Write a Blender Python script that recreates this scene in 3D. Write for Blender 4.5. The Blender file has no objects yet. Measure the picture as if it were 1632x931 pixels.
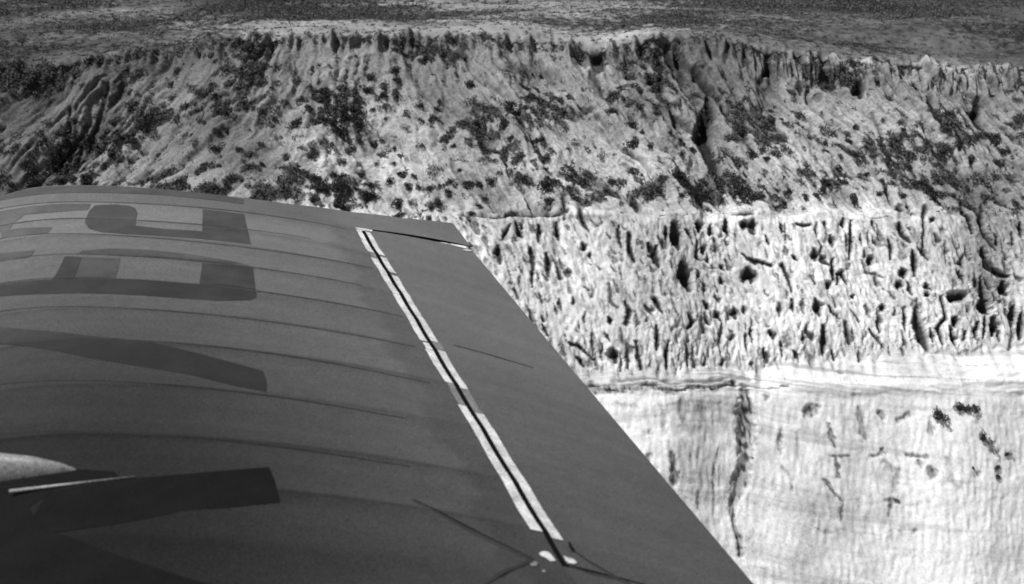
import bpy, bmesh, math, random
import numpy as np
from mathutils import Vector
rng = np.random.default_rng(7); random.seed(7)
scene = bpy.context.scene; COL = scene.collection
R = math.radians

# ------------------------------------------------------------------ camera, sky, sun, exposure
CAM_Z, PITCH, F = 21.4, R(16), 1970.0
cd = bpy.data.cameras.new('camera'); cam = bpy.data.objects.new('camera', cd); COL.objects.link(cam)
cam.location = (0, 0, CAM_Z); cam.rotation_euler = (R(90) - PITCH, 0, 0)
cd.sensor_width = 36; cd.lens = 36 * F / 1632; cd.clip_start = .05; cd.clip_end = 20000
cd.dof.use_dof = True; cd.dof.focus_distance = 12; cd.dof.aperture_fstop = 3.1
scene.camera = cam
SUN = Vector((-.50, -.19, .80)).normalized()
w = bpy.data.worlds.new('World'); scene.world = w; w.use_nodes = True
nt = w.node_tree; bg = nt.nodes['Background']
sky = nt.nodes.new('ShaderNodeTexSky'); sky.sky_type = 'NISHITA'; sky.sun_disc = False
sky.sun_elevation = math.asin(SUN.z); sky.sun_rotation = math.atan2(SUN.x, SUN.y)
bw = nt.nodes.new('ShaderNodeRGBToBW')
nt.links.new(sky.outputs[0], bw.inputs[0]); nt.links.new(bw.outputs[0], bg.inputs[0]); bg.inputs[1].default_value = .05
sd = bpy.data.lights.new('sun', 'SUN'); sd.energy = 5; sd.angle = R(.5); sd.color = (1, 1, 1)
so = bpy.data.objects.new('sun', sd); COL.objects.link(so); so.rotation_euler = SUN.to_track_quat('Z', 'Y').to_euler()
scene.view_settings.view_transform = 'Standard'; scene.view_settings.look = 'None'
scene.view_settings.gamma = 1; scene.view_settings.exposure = .55

# ------------------------------------------------------------------ helpers
cP, sP = math.cos(PITCH), math.sin(PITCH)
def project(x, y, z):
    dz = z - CAM_Z
    depth = y * cP - dz * sP; up = y * sP + dz * cP
    depth = np.maximum(depth, .1)
    return 816 + F * x / depth, 465.5 - F * up / depth
def tile(seed, n=512, beta=0.0, lo=1/64., hi=1/2.):
    """periodic band limited noise, unit deviation; one lattice cell = one feature"""
    r = np.random.default_rng(seed)
    f = np.fft.fft2(r.standard_normal((n, n)))
    k = np.hypot(*np.meshgrid(np.fft.fftfreq(n), np.fft.fftfreq(n)))
    k[0, 0] = 1; a = np.where((k > lo) & (k < hi), k ** (-beta), 0)
    t = np.real(np.fft.ifft2(f * a)); t -= t.mean(); return (t / t.std()).astype(np.float32)
BAND = [tile(s, 512, 0, 1/16., 1/6.) for s in range(1, 6)]     # features about 10 cells
FBM = [tile(s, 1024, 1.6, 1/512., 1/2.) for s in range(11, 14)]
def sample(t, u, v):
    n = t.shape[0]
    u0 = np.floor(u).astype(int); v0 = np.floor(v).astype(int); a = (u - u0).astype(np.float32); b = (v - v0).astype(np.float32)
    u0 %= n; v0 %= n; u1 = (u0 + 1) % n; v1 = (v0 + 1) % n
    return (t[v0, u0] * (1 - a) + t[v0, u1] * a) * (1 - b) + (t[v1, u0] * (1 - a) + t[v1, u1] * a) * b
def band(i, u, v): return sample(BAND[i], u * 10 + 37 * i, v * 10 + 91 * i)     # u, v in features
def fbm(i, u, v): return sample(FBM[i], u * 64, v * 64)
def sstep(a, b, x): t = np.clip((x - a) / (b - a), 0, 1); return t * t * (3 - 2 * t)
def interp_grid(xs, ys, T, x, y):
    T = np.asarray(T, dtype=float); xs = np.asarray(xs, float); ys = np.asarray(ys, float)
    x = np.clip(x, xs[0], xs[-1] - 1e-3); y = np.clip(y, ys[0], ys[-1] - 1e-3)
    i = np.searchsorted(xs, x, side='right') - 1; j = np.searchsorted(ys, y, side='right') - 1
    a = (x - xs[i]) / (xs[i + 1] - xs[i]); b = (y - ys[j]) / (ys[j + 1] - ys[j])
    a = a * a * (3 - 2 * a); b = b * b * (3 - 2 * b)
    return (T[j, i] * (1 - a) + T[j, i + 1] * a) * (1 - b) + (T[j + 1, i] * (1 - a) + T[j + 1, i + 1] * a) * b
def tag(o, label=None, cat=None, group=None, kind=None):
    if label: o['label'] = label
    if cat: o['category'] = cat
    if group: o['group'] = group
    if kind: o['kind'] = kind
    return o
def mesh_np(name, verts, faces, smooth=True, attr=None):
    me = bpy.data.meshes.new(name); verts = np.asarray(verts, np.float32); faces = np.asarray(faces, np.int32)
    k = faces.shape[1]; me.vertices.add(len(verts)); me.vertices.foreach_set('co', verts.ravel())
    me.loops.add(faces.size); me.loops.foreach_set('vertex_index', faces.ravel())
    me.polygons.add(len(faces)); me.polygons.foreach_set('loop_start', np.arange(0, faces.size, k, dtype=np.int32))
    me.update(calc_edges=True)
    me.polygons.foreach_set('use_smooth', np.full(len(faces), smooth))
    for nme, val in (attr or {}).items():
        a = me.attributes.new(nme, 'FLOAT', 'POINT'); a.data.foreach_set('value', np.asarray(val, np.float32).ravel())
    return me
def link(name, me, mat=None, parent=None):
    if mat: me.materials.clear(); me.materials.append(mat)
    o = bpy.data.objects.new(name, me); COL.objects.link(o)
    if parent: o.parent = parent
    return o

# ------------------------------------------------------------------ materials
class NT:
    def __init__(s, name):
        s.m = bpy.data.materials.new(name); s.m.use_nodes = True; s.t = s.m.node_tree; s.b = s.t.nodes['Principled BSDF']
    def n(s, typ, **kw):
        nd = s.t.nodes.new(typ)
        for k, v in kw.items():
            if hasattr(nd, k): setattr(nd, k, v)
            else: nd.inputs[k].default_value = v
        return nd
    def l(s, a, b): s.t.links.new(a, b)
    def noise(s, scale, detail=4, rough=.6, stretch=(1, 1, 1)):
        tc = s.n('ShaderNodeTexCoord'); mp = s.n('ShaderNodeMapping'); mp.inputs['Scale'].default_value = stretch
        nz = s.n('ShaderNodeTexNoise', Scale=scale, Detail=detail, Roughness=rough)
        s.l(tc.outputs['Object'], mp.inputs[0]); s.l(mp.outputs[0], nz.inputs[0]); return nz.outputs[0]
    def rng(s, src, a, b, lo, hi):
        r = s.n('ShaderNodeMapRange'); r.inputs[1].default_value = a; r.inputs[2].default_value = b; r.inputs[3].default_value = lo; r.inputs[4].default_value = hi
        s.l(src, r.inputs[0]); return r.outputs[0]
    def math(s, op, a, b):
        m = s.n('ShaderNodeMath', operation=op)
        for i, v in enumerate((a, b)):
            if isinstance(v, (int, float)): m.inputs[i].default_value = v
            else: s.l(v, m.inputs[i])
        return m.outputs[0]
    def bump(s, h, strength, dist):
        b = s.n('ShaderNodeBump'); b.inputs['Strength'].default_value = strength; b.inputs['Distance'].default_value = dist
        s.l(h, b.inputs['Height']); s.l(b.outputs[0], s.b.inputs['Normal'])
    def col(s, v): s.l(v, s.b.inputs['Base Color'])
def earth(name, stretch, dist):
    m = NT(name); at = m.n('ShaderNodeAttribute'); at.attribute_name = 'albedo'
    n1 = m.noise(1.6, 6, .7, stretch); n2 = m.noise(7, 4, .6, stretch)
    v = m.math('MULTIPLY', at.outputs['Fac'], m.rng(n1, .3, .7, .84, 1.16))
    v = m.math('MULTIPLY', v, m.rng(n2, .3, .7, .86, 1.14)); m.col(v)
    m.b.inputs['Roughness'].default_value = 1; m.b.inputs['Specular IOR Level'].default_value = .05
    m.bump(m.math('ADD', n1, n2), .35, dist); return m.m
M_CLIFF = earth('weathered_chalk', (1, 1, .6), .25)
M_PLAT = earth('dry_heath', (.5, 1.6, 1), .3)
M_GROUND = earth('beach_sand', (1, 1, 1), .1)
def plain(name, v, rough=.6, var=.25, scale=8, bump=.0, spec=.3, metal=0, fine=0, stretch=(1, 1, 1), painted_shade=False):
    m = NT(name); n1 = m.noise(scale, 5, .65, stretch); c = m.rng(n1, .3, .7, v * (1 - var), v * (1 + var))
    if painted_shade: at = m.n('ShaderNodeAttribute'); at.attribute_name = 'painted_shade'; c = m.math('MULTIPLY', c, at.outputs['Fac'])  # multiplies in the shade painted over the wing
    if fine: c = m.math('MULTIPLY', c, m.rng(m.noise(fine, 2, .7), .35, .65, .6, 1.4))
    m.col(c); m.b.inputs['Roughness'].default_value = rough; m.b.inputs['Specular IOR Level'].default_value = spec
    m.b.inputs['Metallic'].default_value = metal
    if bump: m.bump(n1, .5, bump)
    return m.m
M_LEAF = plain('dark_leaves', .024, .8, .45, 3, spec=.1)
M_LEAF2 = plain('grey_leaves', .052, .8, .4, 3, spec=.1)
M_HEATH = plain('heath_tufts', .075, .9, .6, .35, spec=0)
def wing_mat():
    m = NT('doped_fabric'); at = m.n('ShaderNodeAttribute'); at.attribute_name = 'albedo'
    n1 = m.noise(1.3, 5, .6, (.6, 1, 1)); n2 = m.noise(260, 2, .7); n3 = m.noise(14, 5, .7)
    v = m.math('MULTIPLY', at.outputs['Fac'], m.rng(n1, .3, .7, .84, 1.16))
    v = m.math('MULTIPLY', v, m.rng(n2, .4, .6, .5, 1.5)); v = m.math('MULTIPLY', v, m.rng(n3, .3, .7, .94, 1.06)); m.col(v)
    m.l(m.math('ADD', m.rng(n3, .3, .7, .38, .5), m.rng(at.outputs['Fac'], .01, .08, .25, 0)), m.b.inputs['Roughness']); m.l(m.rng(at.outputs['Fac'], .012, .095, .03, .8), m.b.inputs['Specular IOR Level'])
    m.bump(m.math('ADD', n3, m.math('MULTIPLY', n2, .25)), .12, .004); return m.m
M_WING = wing_mat()
M_PAINT = plain('letter_paint', .033, .65, .3, 5, fine=260, spec=.25, painted_shade=True)
M_PAINT2 = plain('letter_paint_thin', .054, .6, .3, 5, fine=260, spec=.3, painted_shade=True)
M_PAINT3 = plain('black_paint_and_shade', .006, .85, .2, 6, fine=260, spec=.04)  # black lettering and strips, and the painted shade at lower left
M_SEAM = plain('seam_tape', .042, .7, .35, 9, fine=200, spec=.15, painted_shade=True)
M_TAPE = plain('pale_sealing_tape', .40, .75, .30, 12, fine=180, spec=.2)
M_TAPEG = plain('worn_sealing_tape', .13, .75, .3, 30, fine=180, spec=.2)
M_BLACK = plain('gap_black', .006, .9, .1, spec=0)
M_METAL = plain('pale_metal', .14, .45, .2, 5, spec=.5, fine=120)

# ------------------------------------------------------------------ tracing data: dark hollows, gullies and bushes read off the photograph
def W(ox, oy, sc, items):      # strokes (points, width[, strength]) in window coordinates
    out = []
    for it in items:
        pts, wd = it[0], it[1]; st = it[2] if len(it) > 2 else 1.
        wds = wd if isinstance(wd, (list, tuple)) else [wd] * len(pts)
        out.append(([(ox + x / sc, oy + y / sc) for x, y in pts], [a / sc for a in wds], st))
    return out
STROKES = W(740, 320, 2.909, [
 ([(165,210),(170,300)],22),([(240,100),(262,150),(275,160)],22),([(345,105),(352,190)],16),([(430,100),(440,180)],18),([(312,220),(318,260),(315,400)],[24,18,10]),
 ([(380,255),(385,350)],[22,14]),([(210,110),(180,180)],14),([(540,60),(560,110),(585,140)],[22,20,12]),([(715,110),(716,170),(728,220)],14),([(765,155),(770,230),(795,275)],22),
 ([(855,195),(885,250),(905,310)],[16,26,14]),([(890,210),(885,280)],22),([(975,110),(985,170),(1000,215)],[36,42,24]),([(1078,100),(1082,140)],28),([(1020,275),(1030,340),(1050,410)],[36,56,34]),
 ([(935,130),(940,190)],14),([(1135,110),(1133,160)],18),([(1218,100),(1220,160)],18),([(1295,100),(1300,120)],24),([(1310,320),(1335,360)],36),([(1195,300),(1210,320)],14),
 ([(880,440),(900,480),(920,520)],[26,22,12]),([(745,465),(765,520),(755,570)],[14,22,22]),([(665,390),(675,470),(710,500)],16,.8),([(1110,475),(1135,505)],16),([(1165,510),(1190,550)],22),
 ([(1253,500),(1258,540)],24),([(1035,520),(1060,555),(1040,590)],22,.9),([(475,310),(478,340)],24,.8),([(550,190),(560,225)],18),([(585,240),(590,275)],10),([(1190,560),(1185,690)],14,.8),
 ([(1040,640),(1045,760)],14,.8),([(945,660),(942,780)],16),([(895,590),(900,650),(890,700)],18),([(795,650),(800,720),(818,780)],18),([(690,690),(700,740)],34),([(750,640),(755,780)],10),
 ([(640,660),(640,740)],10),([(590,610),(600,740)],10),([(720,700),(725,790)],8),([(660,610),(680,650)],12),([(480,660),(530,680),(600,740)],14),([(520,730),(555,765)],14),([(365,580),(390,635)],12),
 ([(500,450),(505,490)],12),([(440,450),(455,500)],10),([(260,360),(262,440)],14,.6),([(1075,190),(1080,260),(1105,275)],12),([(1110,220),(1112,228)],22),([(1135,240),(1140,290)],12),
 ([(1020,140),(1050,180)],10),([(835,480),(870,530)],10),([(665,540),(680,570)],16),([(200,200),(240,260)],12,.6),([(100,170),(125,260)],7,.7),([(1115,390),(1120,430)],20,.7),
 ([(-10,60),(120,62)],22),([(120,62),(330,62)],20,1),([(330,66),(480,60)],15,.9),([(590,855),(600,865)],26),([(600,866),(690,870)],16,.8),([(40,30),(400,35)],5,.4),
]) + W(1150, 320, 2.909, [
 ([(20,95),(28,160)],22),([(100,95),(105,125)],24),([(140,90),(150,150)],24),([(205,160),(220,200)],12),([(275,110),(280,150)],14),([(300,110),(298,190)],8),([(100,240),(160,290),(225,300)],[8,16,20]),
 ([(120,310),(140,350),(135,380)],[24,38,16]),([(280,290),(305,350),(320,430)],[26,14,10]),([(430,230),(435,280)],26),([(460,255),(495,300)],22),([(515,270),(518,375)],20),([(505,155),(520,215)],22,.9),
 ([(562,80),(565,120)],16),([(600,90),(597,270)],14),([(575,140),(580,230)],8),([(540,340),(565,330),(585,380)],22),([(550,330),(535,390)],16),([(480,390),(482,400)],24),([(410,360),(425,400)],10),
 ([(330,245),(355,270)],12),([(650,280),(670,335),(750,355)],12,.8),([(690,280),(692,290)],24),([(775,180),(780,280)],16),([(700,80),(715,150)],10),([(830,110),(840,150),(870,190)],20),
 ([(880,230),(890,350)],24),([(860,380),(890,440)],12),([(830,325),(840,360)],24),([(815,380),(840,395)],20),([(940,50),(935,180),(920,250)],10),([(905,210),(950,270)],14),([(1120,20),(1150,100),(1160,150)],18),
 ([(1210,30),(1200,110),(1250,200),(1275,230)],22,.9),([(1205,230),(1230,290),(1280,330),(1330,350)],26),([(1310,370),(1325,440)],34),([(1100,330),(1130,380)],14),([(1115,260),(1115,310)],20,.8),
 ([(1080,440),(1115,440)],40),([(1200,350),(1210,440),(1235,500)],[10,34,30],.95),([(1225,460),(1235,510)],45),([(1215,520),(1215,640)],12),([(1255,540),(1258,620)],36),([(1290,600),(1290,650)],16),
 ([(1350,510),(1345,590)],26),([(1385,530),(1380,640)],24),([(1385,100),(1388,170)],14),([(1350,150),(1352,210)],8),([(1025,450),(1040,560),(1005,600),(1025,660)],18),([(1090,540),(1085,590)],24),
 ([(1060,600),(1085,670)],20),([(1180,560),(1185,640)],16),([(1130,600),(1130,640)],12),([(910,460),(905,560),(930,640),(945,690)],[12,34,44,24]),([(850,490),(850,600)],14),([(970,600),(975,650)],14),
 ([(950,385),(975,410)],16),([(955,435),(965,445)],16),([(430,460),(450,530)],[18,30]),([(370,460),(380,530)],14,.8),([(470,580),(485,650),(472,720)],[24,30,16]),([(575,560),(585,620),(600,660)],20,.9),
 ([(490,490),(550,550)],14),([(720,540),(735,610)],14),([(680,590),(750,690)],12),([(745,495),(747,515)],20),([(670,480),(685,530)],18,.7),([(620,430),(615,450)],14),([(320,460),(330,520)],14),
 ([(260,470),(270,530)],12),([(60,500),(68,545)],20),([(105,490),(110,520)],16,.8),([(230,600),(240,640)],20),([(275,650),(275,720)],10),([(195,690),(210,760)],16),([(140,590),(145,660)],12),
 ([(115,570),(118,720)],8),([(330,700),(350,740)],14),([(140,740),(145,775)],12),([(520,690),(525,735)],10),([(380,600),(380,660)],10),([(0,360),(10,390)],14),([(820,30),(830,40)],26),
 ([(870,10),(880,40)],14),([(970,90),(985,100)],12),([(1020,120),(1025,150)],14,.6),([(640,160),(650,210)],6),([(675,150),(685,230)],7),([(350,110),(410,118)],9),([(440,100),(440,170)],10,.8),([(475,95),(478,120)],12),
 ([(0,55),(130,60)],11,.9),([(300,52),(370,55)],8,.8),([(640,70),(780,75)],4,.5),([(0,868),(150,866),(310,852)],[9,7,4],.8),([(50,855),(60,866)],16),
]) + W(930, 580, 2.325, [
 ([(600,110),(590,190),(605,260),(605,340),(600,400),(580,450),(565,520),(558,590),(578,640),(572,710)],[26,50,52,42,40,44,30,12,22,14]),([(580,345),(635,345)],10),([(850,155),(854,195)],[36,20],.9),
 ([(1180,195),(1200,190)],24,.8),([(1100,175),(1112,188)],18),([(375,130),(370,220)],26,.5),([(300,180),(305,270)],20,.5),([(328,340),(345,400),(335,440)],[16,24,28],.85),
 ([(495,300),(490,520)],10,.7),([(430,470),(430,540)],16,.5),([(725,240),(730,330)],14,.8),([(795,260),(798,350)],8,.6),([(905,220),(925,300)],14,.8),([(1020,170),(1030,250),(1045,270)],16,.7),
 ([(740,380),(770,410),(765,450)],10,.6),([(920,340),(985,345)],10,.8),([(940,350),(938,430)],12,.8),([(895,440),(915,490),(955,515)],10,.8),([(955,515),(948,590)],12,.8),([(1060,342),(1115,345)],10,.9),
 ([(1108,315),(1110,345)],16),([(1190,342),(1260,345)],12,.8),([(1270,390),(1290,410)],28,.9),([(1230,360),(1240,390)],18,.8),([(1110,380),(1165,410),(1150,470)],14,.55),([(1130,510),(1170,505)],18),
 ([(1140,510),(1130,560)],12,.8),([(1350,350),(1360,430),(1390,455)],16,.5),([(1400,350),(1415,400)],10,.5),([(1465,200),(1470,240)],12,.5),([(1285,210),(1295,260)],18,.7),([(110,150),(200,160)],14,.4),
 ([(250,165),(570,130)],10,.4),([(850,540),(850,610),(900,625)],8,.5),([(910,622),(1230,610)],5,.5),([(1225,605),(1228,625)],12,.8),([(830,505),(1300,510)],5,.25),([(1140,600),(1150,670),(1155,780)],10,.4),
 ([(1455,405),(1465,412)],20,.5),([(235,245),(236,260)],18,.5),([(675,118),(676,128)],16,.7),([(-10,90),(50,91),(110,91)],26,1),([(100,89),(330,88),(560,89)],15,.95),([(100,66),(330,64),(620,66)],7,.6),([(560,86),(760,78)],8,.7),([(100,62),(560,60)],7,.35),
 ([(240,340),(244,350)],20,.5),([(455,130),(450,230)],20,.35),([(515,160),(512,220)],14,.4),([(1080,575),(1632,565)],3,.3),([(1500,320),(1525,325)],16,.7),([(1500,290),(1512,310)],14,.7),
]) + W(800, 0, 1.9615, [
 ([(655,290),(650,360),(630,420),(645,480),(675,560),(690,610)],[18,34,50,26,26,18],.95),([(1335,300),(1345,345),(1370,400)],[24,20,6]),([(1495,295),(1490,360),(1500,400),(1540,430)],[14,22,10,10]),([(1112,265),(1120,300)],[10,24]),
 ([(500,235),(505,285)],18,.9),([(465,225),(480,255)],18,.8),([(610,200),(650,260)],26,.6),([(290,160),(300,200),(285,240),(320,320)],[44,30,16,8],.8),([(270,140),(275,200)],40,.5),([(700,140),(695,200)],14,.7),
 ([(755,150),(750,215)],11,.8),([(835,150),(840,200),(810,240)],18,.8),([(925,150),(930,190)],24,.7),([(930,250),(935,285)],18,.8),([(560,150),(580,240)],16,.7),([(540,150),(545,200)],12,.7),([(1160,350),(1190,420),(1185,500)],10,.6),
 ([(545,345),(620,440)],14,.7),([(520,300),(560,380),(610,430)],10,.6),([(1040,480),(1045,560)],8,.5),([(965,360),(975,480)],8,.5),([(985,290),(1000,300)],20,.6),([(1260,210),(1265,250)],16,.8),([(1290,260),(1300,290)],16,.8),
 ([(1325,640),(1320,687)],12,.9),([(1440,610),(1445,670)],9,.9),([(1485,620),(1490,680)],12,.9),([(1515,620),(1517,670)],10,.9),([(1270,630),(1275,660)],10,.8),([(1240,640),(1245,655)],20,.9),([(735,660),(780,668)],12,.7),
 ([(190,620),(195,687)],12,.8),([(240,640),(242,687)],14,.5),([(0,668),(140,666)],16,1),
]) + W(0, 0, 2.04, [
 ([(350,270),(340,330),(310,420),(290,480)],12,.7),([(230,350),(220,470),(205,560)],12,.8),([(330,350),(280,480),(215,560)],12,.7),([(190,460),(190,540)],12,.7),([(150,450),(190,560)],8,.6),([(270,430),(230,530)],10,.7),
 ([(250,340),(240,440)],8,.6),([(380,300),(330,400)],12,.5),([(410,240),(360,330)],26,.6),([(205,560),(200,590)],24,.8),([(940,200),(945,240)],10,.6),([(960,210),(962,250)],8,.6),([(990,120),(1000,200)],8,.3),
])
BUSH = [(800+a/1.9615, b/1.9615, s/1.9615, k) for a, b, s, k in [
 (740,400,45,0),(405,385,45,0),(410,440,45,0),(465,450,30,0),(525,410,20,0),(555,433,22,0),(600,465,30,0),(565,480,24,0),(555,535,50,0),(570,570,40,0),(630,560,40,0),(640,600,28,0),(590,600,30,0),(730,500,44,1),(715,545,44,1),
 (750,590,60,0),(690,470,40,1),(785,605,44,0),(420,520,46,1),(440,560,44,1),(475,575,50,1),(140,565,50,0),(150,620,40,0),(40,540,44,1),(190,385,46,1),(230,440,36,1),(10,380,40,0),(20,320,46,0),(45,350,34,0),(90,295,34,0),(75,330,24,0),
 (150,300,36,1),(110,430,30,0),(150,470,44,1),(135,490,34,0),(215,530,50,1),(250,555,40,1),(310,480,36,1),(345,560,30,0),(345,340,28,0),(870,430,36,1),(885,460,34,1),(920,350,34,1),(840,345,22,0),(850,372,20,0),(1005,395,36,1),
 (1050,520,30,0),(1065,560,36,0),(950,540,40,1),(930,560,30,1),(1010,560,44,0),(1000,590,36,0),(980,605,26,0),(1100,610,44,0),(1085,440,26,0),(1105,475,30,0),(1010,440,22,0),(1012,470,18,0),(1105,390,26,0),(1240,455,36,1),
 (1255,400,22,0),(1320,480,50,1),(1300,565,46,0),(1330,590,56,0),(1345,610,36,0),(1370,530,50,1),(1400,560,50,1),(1460,590,36,0),(1540,425,44,0),(1560,465,40,0),(1510,410,24,0),(1470,490,40,0),(1550,505,38,0),(1490,540,50,1),
 (1530,545,44,1),(1570,540,44,1),(1385,350,30,0),(1450,348,24,0),(1180,600,26,0),(890,590,30,0),(1230,340,36,1),(1250,370,30,1),(1200,300,34,1),(1620,410,40,1),(1610,360,34,1),(1160,440,22,1),(1215,500,26,1),(800,480,26,1),
 (780,470,34,0),(830,490,22,0),(720,430,18,0),(770,370,18,0),(500,550,26,1),(60,470,34,1),(40,500,30,1),(70,230,30,1),(20,215,50,1),(60,210,36,1),(120,235,18,0),(240,350,26,1),(180,340,26,1),(1140,540,20,0),(1190,560,20,0),(610,380,24,1),(580,300,24,1),
 (1000,260,30,1),(1030,275,26,1),(1560,210,10,0)]]
BUSH += [(a/2.04, b/2.04, s/2.04, k) for a, b, s, k in [
 (690,175,30,0),(580,225,36,0),(450,215,50,1),(430,235,34,1),(560,268,30,0),(400,255,34,1),(270,272,28,0),(370,393,24,0),(475,385,44,0),(470,415,36,0),(1055,288,44,0),(1030,292,26,0),(1205,240,44,0),(1240,300,50,0),(1195,285,40,0),
 (1285,220,40,0),(1290,255,34,0),(1285,295,44,0),(1240,265,44,1),(980,320,30,0),(1005,345,34,0),(1110,330,50,1),(1110,365,56,0),(1150,350,50,0),(1155,385,44,0),(1080,390,50,0),(1030,365,44,1),(960,395,46,0),(880,345,50,1),
 (850,385,46,1),(900,380,40,1),(1360,335,34,0),(1430,325,22,0),(1420,350,26,0),(1405,380,34,0),(1525,262,46,0),(1530,320,36,1),(1320,410,30,1),(1475,470,26,0),(1545,420,26,0),(1215,460,44,0),(1245,490,40,1),(1110,425,44,0),
 (1070,460,36,1),(715,535,18,0),(665,530,28,0),(515,500,28,0),(740,590,34,1),(1025,570,44,0),(1045,600,44,0),(1090,590,56,0),(1125,610,56,0),(1100,650,50,0),(1020,640,40,0),(1170,560,36,0),(1200,600,36,0),(1205,625,36,0),
 (1265,580,30,0),(1310,560,40,0),(1345,565,36,0),(1400,545,40,1),(1465,590,40,0),(1460,620,34,0),(1425,650,40,0),(1290,650,44,0),(1300,692,36,0),(1325,600,34,0),(1365,600,26,0),(1395,605,34,0),(1430,600,26,0),(1520,590,36,0),
 (1560,590,36,0),(1600,580,40,0),(1570,640,26,0),(1555,665,26,0),(1535,690,30,0),(330,480,40,0),(360,490,40,0),(430,450,44,0),(450,410,34,0),(510,430,44,1),(540,370,50,1),(580,380,50,1),(640,380,50,1),(630,285,50,1),
 (680,290,44,1),(560,310,40,1),(730,360,44,0),(700,420,34,0),(735,415,30,0),(640,460,40,1),(700,470,40,0),(100,580,44,0),(240,580,44,0),(275,575,50,0),(160,390,34,1),(60,430,44,1),(60,470,40,1),(150,440,34,1),
 (600,440,40,1),(500,350,40,1),(1130,480,34,1),(920,500,34,1),(960,540,30,1),(1010,460,34,1),(900,440,34,1),(1180,330,12,0),(805,150,40,0),(830,165,26,0),(1140,125,30,1),(1180,130,30,1),(1280,130,24,0),(1460,185,34,1),(1480,210,30,1),
 (1370,190,26,1),(1490,240,24,0),(540,185,20,0),(130,420,30,1),(30,300,40,1),(80,250,40,1),(180,230,30,1),(800,500,24,1),(850,460,30,1)]]
BUSH += [(930+a/2.325, 580+b/2.325, s/2.325, 0) for a, b, s in [(1312,175,50),(1392,150,36),(1420,156,36),(1447,160,32),(1485,262,36),(1568,328,22),(1531,380,26),(1534,412,20),(1445,380,14)]]

# pixel map of the strokes, sampled on the cliff's own grid below
HP, WP, OFF = 1000, 1900, 130
stroke_d = np.zeros((HP, WP), np.float32); stroke_m = np.zeros((HP, WP), np.float32)
def stamp(pts, wds, st):
    for (x0, y0), (x1, y1), a, b in zip(pts[:-1], pts[1:], wds[:-1], wds[1:]):
        m = max(a, b) * 1.2 + 4
        xa, xb = int(max(0, min(x0, x1) + OFF - m)), int(min(WP, max(x0, x1) + OFF + m)); ya, yb = int(max(0, min(y0, y1) - m)), int(min(HP, max(y0, y1) + m))
        if xb <= xa or yb <= ya: continue
        X, Y = np.meshgrid(np.arange(xa, xb) - OFF, np.arange(ya, yb)); dx, dy = x1 - x0, y1 - y0
        t = np.clip(((X - x0) * dx + (Y - y0) * dy) / (dx * dx + dy * dy + 1e-6), 0, 1)
        r = np.hypot(X - x0 - t * dx, Y - y0 - t * dy) / np.maximum((a + (b - a) * t) * .5, 1.2)
        s = stroke_m[ya:yb, xa:xb]; np.maximum(s, st * np.clip(1.5 - r, 0, 1), out=s)
        s = stroke_d[ya:yb, xa:xb]; np.maximum(s, st * (a + (b - a) * t) * np.sqrt(np.clip(1.15 - r, 0, 1)), out=s)
for k_, (p_, w_, s_) in enumerate(STROKES):      # hollows swell in the middle and run out at the ends
    w_ = [a * 1.25 + .8 for a in w_]
    if len(p_) == 2 and abs(p_[1][1] - p_[0][1]) > 3:
        (xa_, ya2), (xb_, yb2) = p_; f_ = .35 + .3 * ((k_ * .618) % 1); j_ = ((k_ * .37) % 1 - .5) * w_[0] * .5
        p_ = [p_[0], (xa_ + (xb_ - xa_) * f_ + j_, ya2 + (yb2 - ya2) * f_), p_[1]]; w_ = [w_[0] * .55, max(w_) * 1.2, w_[1] * .5]
    elif len(p_) > 2 and p_[0][1] < 600: w_[0] *= .65; w_[-1] *= .6
    stamp(p_, w_, s_)
# smaller hollows between them: narrow at the top, round at the foot, leaning with the fall of the rain wash
r_ = np.random.default_rng(21); n_ = 0
for _ in range(6000):
    if n_ > 470: break
    x_, y_ = r_.uniform(735, 1755), r_.uniform(346, 585); ft_ = sstep(470, 560, y_)
    if y_ > np.interp(x_, [950, 1150, 1400, 1632, 1760], [588, 584, 564, 548, 542]) - 8: continue
    ln = float(np.clip(r_.lognormal(2.35, .5), 5, 34)) * (1 + .5 * ft_); wd_ = float(np.clip(ln * r_.uniform(.22, .5) * (1 - .3 * ft_), 2.2, 9)); tl = np.radians(r_.normal(24, 9) * (1 - .75 * ft_))
    xb, yb = x_ + ln * math.sin(tl), y_ + ln * math.cos(tl)
    if stroke_m[int(y_), int(x_) + OFF] > .1 or stroke_m[min(int(yb), 990), int(xb) + OFF] > .1: continue
    bend = r_.normal(0, .12) * ln
    stamp([(x_, y_), ((x_ + xb) / 2 + bend, (y_ + yb) / 2), (xb, yb)], [wd_ * .3, wd_ * .8, wd_ * 1.15], r_.uniform(.35, .9)); n_ += 1
def lookup(img, px, py):
    x = np.clip(px + OFF, 0, WP - 2); y = np.clip(py, 0, HP - 2); i = x.astype(int); j = y.astype(int); a = x - i; b = y - j
    r = (img[j, i] * (1 - a) + img[j, i + 1] * a) * (1 - b) + (img[j + 1, i] * (1 - a) + img[j + 1, i + 1] * a) * b
    return np.where((px < -OFF) | (px > 1760) | (py < 0) | (py > 990), 0, r)

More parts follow.
